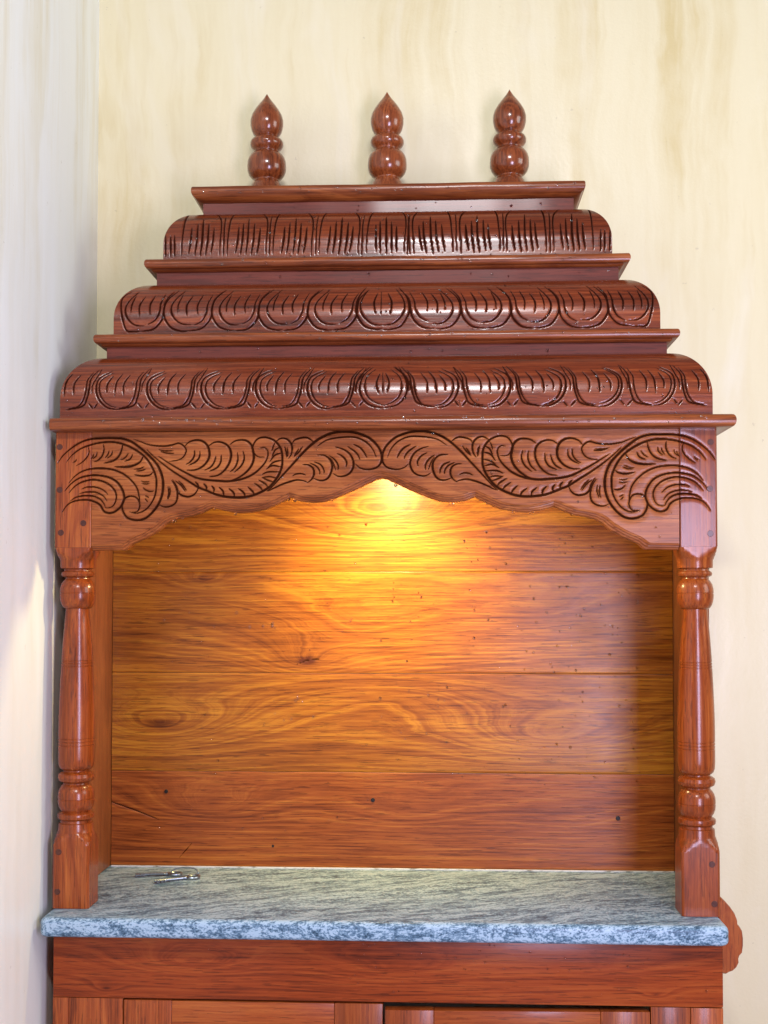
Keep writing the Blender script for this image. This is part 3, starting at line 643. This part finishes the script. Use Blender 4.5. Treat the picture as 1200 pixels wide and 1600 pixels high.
tier_lobes = [dict(val=[142, 220, 306, 393, 473, 555, 642], top=573, bot=637.5), dict(val=[183, 255, 331, 404, 480, 557, 638], top=449, bot=514), dict(val=[277.5, 349, 421, 493, 567, 637], top=332, bot=400)]
dome_objs = []
for ti, t in enumerate(tiers):
    ss, oo, zz = dome_profile(t, (112, 104, 100)[ti])
    nx = (880, 780, 660)[ti]
    # px row -> arc length
    rowpx = np.array([proj((0, t['y']-o, z))[1] for o, z in zip(oo, zz)])
    TL = tier_lobes[ti]; strokes = []
    def tosurf(x, v):
        py = TL['top'] + (TL['bot']-TL['top'])*v
        s = np.interp(-py, -rowpx, ss); o = np.interp(s, ss, oo)
        return atY(x, py, t['y']-o)[0], s
    val = TL['val']; c0 = len(val)-2
    for i in range(len(val)-1):
        lean = i < c0
        if i == 0 and False: pass
        for h, P in unit_strokes(ti, val[i], val[i+1]-val[i], lean):
            Q = np.array([tosurf(x, v) for x, v in P]); hw = h*0.00096*rng.uniform(.80, .98)
            Q += rng.normal(0, 0.0006, 2)
            if ti == 1 and i == 0: Q = Q[Q[:, 0] > -0.438] if len(Q) > 4 else Q
            if len(Q) < 2: continue
            strokes.append((hw, Q))
            if lean:
                q2 = Q.copy(); q2[:, 0] *= -1; q2 += rng.normal(0, 0.0007, 2); strokes.append((hw*rng.uniform(.9, 1.1), q2))
    if ti == 0:
        for h, P in unit_strokes(0, 142-80, 80, True):
            Q = np.array([tosurf(x, v) for x, v in P]); Q = Q[(Q[:, 0] > -0.5125)]
            if len(Q) > 1:
                strokes.append((h*0.0009, Q)); q2 = Q.copy(); q2[:, 0] *= -1; strokes.append((h*0.0009, q2))
    if ti == 2:
        for x in (258, 266, 272):
            Q = np.array([tosurf(x, v) for v in (0.45, 0.7, 0.95)]); strokes.append((0.0019, Q)); q2 = Q.copy(); q2[:, 0] *= -1; strokes.append((0.0019, q2))
    U = np.linspace(-1, 1, nx); XG = (t['hw']+oo)[:, None]*U[None, :]; SG = np.repeat(ss[:, None], nx, 1)
    D, G = carve(XG, SG, strokes, 1.0, 0.0)
    lim = (t['hw']+oo)[:, None] - np.abs(XG); D *= np.clip(lim/0.004, 0, 1)
    do = np.gradient(oo, ss); dzs = np.gradient(zz, ss)      # tangent; inward normal in (Y,Z): Y+ , Z-
    NY, NZ = dzs, do
    ln = np.hypot(NY, NZ); NY, NZ = NY/ln, NZ/ln
    Yg = (t['y']-oo)[:, None] + D*NY[:, None]; Zg = zz[:, None] + D*NZ[:, None]
    V = np.stack([XG, Yg, Zg], -1); n = len(ss)
    front = V.reshape(-1, 3)
    extra = []; faces = [gridfaces(n, nx)]; k0 = n*nx
    for sg, ci in ((-1, 0), (1, nx-1)):
        bk = np.stack([sg*(t['hw']+oo), np.full(n, YW), zz], -1); extra.append(bk); bi = k0 + np.arange(n); k0 += n
        fi = np.arange(n)*nx + ci
        q = np.stack([fi[:-1], fi[1:], bi[1:], bi[:-1]], -1)
        faces.append(q if sg < 0 else q[:, ::-1])
    ftop = np.array([[(n-1)*nx, (n-1)*nx+nx-1, n*nx+2*n-1, n*nx+n-1]]); faces.append(ftop)
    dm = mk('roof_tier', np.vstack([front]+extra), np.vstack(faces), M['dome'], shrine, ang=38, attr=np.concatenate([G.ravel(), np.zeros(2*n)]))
    dome_objs.append((t, ss, oo, zz))
    hw, y0, ov, z0, z1 = corn[ti]
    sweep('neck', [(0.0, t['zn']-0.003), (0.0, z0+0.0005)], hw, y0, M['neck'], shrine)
    if ti < 2:
        sweep('cornice', [(0.002, z0+0.0008), (0.006, z0+0.0016), (0.008, z0+0.0045)] + bull(ov, z0+0.005, z1) + [(0.0, z1+0.0001)], hw, y0, M['moulding'], shrine)
    else:
        cv = [(0.002 + 0.0135*a, z0 + 0.0006 + 0.009*a**1.6) for a in np.linspace(0, 1, 6)]
        sweep('top_slab', cv + bull(ov, z0+0.0105, z1-0.001, e=0.35) + [(0.0, z1)], hw, y0, M['moulding'], shrine)

# ---- finials
fz = [(0, 0), (5, 3), (13, 8), (28, 18), (43, 30), (58, 42), (78, 56), (103, 70), (128, 76.5), (153, 76), (178, 70), (193, 62), (200, 55), (204, 52), (208, 55), (213, 61), (222, 72), (233, 77), (246, 76.5), (257, 71), (266, 62), (271, 56), (275, 55),
      (279, 60), (288, 72), (303, 83), (322, 89), (345, 90.5), (365, 89), (383, 82), (396, 72), (404, 63), (408, 58.5), (412, 58), (418, 62), (430, 70), (448, 77), (460, 82), (472, 86), (492, 88), (506, 88)]
sc_ = 0.00039; zt = 2.1535
zb_f = zt - 506*sc_; fscale = (zt-1.9563)/(506*sc_)
v = []; f = []; NSF = 40; base_z = 1.9563
pr = [(r*sc_, zt - d*sc_*fscale if d > 412 else zt - d*sc_) for d, r in fz]
zz0 = zt - 412*sc_
pr = [(r*sc_, zt - d*sc_ if d <= 412 else zz0 - (d-412)/(506-412)*(zz0-base_z)) for d, r in fz]
for r, z in pr:
    for k in range(NSF): a = 2*math.pi*k/NSF; v.append((max(r, 1e-4)*math.cos(a), max(r, 1e-4)*math.sin(a), z-base_z))
n = len(pr)
for i in range(n-1):
    for k in range(NSF):
        l = (k+1) % NSF; f.append((i*NSF+k, (i+1)*NSF+k, (i+1)*NSF+l, i*NSF+l))
f.append(tuple((n-1)*NSF+k for k in range(NSF))[::-1])
sv = BASE.copy(); BASE[:] = 0
f0 = mk('finial', v, f, M['finial'], shrine, ang=45); BASE[:] = sv
for i, (x, dzf) in enumerate(((416, 0), (604.5, 0), (795, 0))):
    o = f0 if i == 0 else f0.copy()
    if i: col.objects.link(o); o.parent = shrine
    X = atY(x, 260, 0.272)[0]
    o.location = Vector((X, 0.272, base_z)) - Vector(BASE); o.rotation_euler = (0, R((0, 0.4, -0.5)[i]), i*2.1)

# ---- lamp hidden behind the frieze
lx, ly, lz = 0.012, 0.100, 1.481
m = MB(); m.tube([(lx, ly, ZF-0.0122), (lx, ly, lz+0.0068), (lx, ly, lz+0.0060)], [0.03, 0.03, 0.026], 24)
hold = m.build('lamp_holder', M['hole'], shrine)
ll = bpy.data.lights.new('shrine_lamp', 'POINT'); ll.energy = 9; ll.color = (1.0, 0.82, 0.38); ll.shadow_soft_size = 0.012
lo = bpy.data.objects.new('shrine_lamp', ll); col.objects.link(lo); lo.location = (lx, ly, lz-0.008)
spot('shrine_lamp_beam', (lx, ly, lz-0.009), (0.0, YBK, 1.15), 49, 1.0, 27, (1.0, 0.76, 0.24), 0.012)

# ------------------------------------------------------------------ keys on the slab
kp = atZ(290, 1370, GT)
keys = root('key_ring', tuple(np.array([kp[0], kp[1], GT])), 'two small steel keys on a wire ring lying on the granite', 'keys')
def key(bow, tip, name='key'):
    b = atZ(*bow, GT+0.003); t = atZ(*tip, GT+0.003); b[2] = t[2] = GT+0.0036
    d = t-b; L = np.linalg.norm(d); d /= L; nrm = np.array([-d[1], d[0], 0.0])
    if nrm[1] > 0: nrm = -nrm
    m = MB(); rb = 0.0095
    m.tube([b + d*(0.0095*1.2*math.cos(a)) + nrm*(rb*math.sin(a)) for a in np.linspace(0, 2*math.pi, 24, endpoint=False)], 0.0024, 8, closed=True)
    kb = m.build(name, M['steel'], keys)
    m = MB(); s0 = b + d*0.0125
    m.tube([s0, s0+d*0.003, s0+d*0.0045, s0+d*0.006, s0+d*0.0075, t], [0.0032, 0.0034, 0.0025, 0.0032, 0.0026, 0.0025], 10); m.build('shank', M['steel'], kb)
    m = MB()
    for q, ln in ((0.001, 0.010), (0.0045, 0.007), (0.008, 0.011), (0.0115, 0.006), (0.015, 0.009)):
        c = t - d*(q+0.0015); a_, b_ = c - d*0.0013, c + d*0.0013; e1, e2 = a_ + nrm*ln, b_ + nrm*ln
        h = np.array([0, 0, 0.0011]); m.add([a_-h, b_-h, e2-h, e1-h, a_+h, b_+h, e2+h, e1+h], [(3, 2, 1, 0), (4, 5, 6, 7), (0, 1, 5, 4), (1, 2, 6, 5), (2, 3, 7, 6), (3, 0, 4, 7)])
    m.build('bit', M['steel'], kb, smooth=False)
key((274, 1366), (212, 1367.5)); key((302, 1371), (242, 1378))
p0, p1 = atZ(268, 1370, GT), atZ(309, 1371, GT); c = (p0+p1)/2; ax = (p1-p0)/2; r = np.linalg.norm(ax); ax /= r
upv = np.array([0, 0.62, 0.78]); upv -= ax*(upv@ax); upv /= np.linalg.norm(upv)
m = MB(); c2 = c + np.array([0, 0, 0.0012]) + upv*r*0.35
m.tube([c2 + ax*r*1.02*math.cos(a) + upv*r*0.36*(math.sin(a)) for a in np.linspace(0, 2*math.pi, 40, endpoint=False)], 0.0013, 8, closed=True)
m.build('ring', M['steel'], keys)

# ------------------------------------------------------------------ water droplets
BASE = np.zeros(3)
t_ = (1+5**.5)/2
IV = np.array([(-1, t_, 0), (1, t_, 0), (-1, -t_, 0), (1, -t_, 0), (0, -1, t_), (0, 1, t_), (0, -1, -t_), (0, 1, -t_), (t_, 0, -1), (t_, 0, 1), (-t_, 0, -1), (-t_, 0, 1)]); IV /= np.linalg.norm(IV[0])
IF = [(0, 11, 5), (0, 5, 1), (0, 1, 7), (0, 7, 10), (0, 10, 11), (1, 5, 9), (5, 11, 4), (11, 10, 2), (10, 7, 6), (7, 1, 8), (3, 9, 4), (3, 4, 2), (3, 2, 6), (3, 6, 8), (3, 8, 9), (4, 9, 5), (2, 4, 11), (6, 2, 10), (8, 6, 7), (9, 8, 1)]
def sub(V, Fc):
    V = [np.array(q) for q in V]; cache = {}; out = []
    def mid(a, b):
        k = (min(a, b), max(a, b))
        if k not in cache: q = V[a]+V[b]; V.append(q/np.linalg.norm(q)); cache[k] = len(V)-1
        return cache[k]
    for a, b, c_ in Fc:
        x, y, z = mid(a, b), mid(b, c_), mid(c_, a); out += [(a, x, z), (b, y, x), (c_, z, y), (x, y, z)]
    return np.array(V), out
SV, SF = sub(IV, IF)
dv = []; df = []
def drop(p, nrm, r, flat=0.55):
    nrm = np.array(nrm, float); nrm /= np.linalg.norm(nrm)
    q = SV*r; q = q - np.outer(q@nrm, nrm)*(1-flat); q[:, 2] -= 0.25*np.clip(-q[:, 2], 0, None)
    k = len(dv); dv.extend((q + np.array(p) + nrm*r*flat*0.3).tolist()); df.extend([(a+k, b+k, c_+k) for a, b, c_ in SF])
R_ = random.Random(5)
def rad(): return 0.0010 + 0.0014*R_.random()**2.0
for _ in range(330):                                    # back panel, denser to the right
    x = 1 - R_.random()**1.5; X = -0.45 + 0.9*x; Z = R_.uniform(0.80, 1.40) if x < .5 else R_.uniform(0.9, 1.36)
    drop((X, YBK, Z), (0, -1, 0), rad())
for t, ss, oo, zz in dome_objs:
    for _ in range(95):
        i = min(len(ss)-2, int(R_.random()**1.6*len(ss)*0.7)); X = R_.uniform(-1, 1)*(t['hw']+oo[i]-0.01)
        drop((X, t['y']-oo[i], zz[i]), (0, -(zz[i+1]-zz[i]), -(oo[i+1]-oo[i])), rad())
for (hw, y0, ov, z0, z1) in corn:
    for _ in range(26): drop((R_.uniform(-hw, hw), y0-ov, (z0+z1)/2 + R_.uniform(-.002, .007)), (0, -1, 0.1), rad()*0.9)
    for _ in range(9): drop((R_.uniform(-hw, hw), y0, z0 - R_.uniform(0.003, 0.016)), (0, -1, 0), rad()*1.2)
for _ in range(60): drop((R_.uniform(-.5, .5), -0.0245, R_.uniform(1.508, 1.519)), (0, -1, 0.1), rad()*0.9)
for _ in range(70): drop((R_.uniform(-.05, .5) if R_.random() < .75 else R_.uniform(-.5, .5), CF, R_.uniform(0.63, 0.708)), (0, -1, 0), rad()*0.9)
for _ in range(26):                                     # hanging under the scallops
    i = R_.randrange(20, 810); drop((xs[i] if len(xs) > i else 0, 0.012, np.interp(xs[i] if len(xs) > i else 0, EX, EZ)-0.0112), (0, 0, -1), rad()*1.2, 1.0)
for _ in range(60):
    X = R_.uniform(-.45, .45); Z = np.interp(X, EX, EZ) + R_.uniform(0.004, 0.15)
    if Z < ZF-0.005: drop((X, 0.0, Z), (0, -1, 0), rad()*0.8)
wd = mk('water_droplets', dv, df, M['water'], None, ang=180)
wd['kind'] = 'stuff'; wd['label'] = 'tiny clear water droplets beading on the varnished wood'; wd['category'] = 'water'
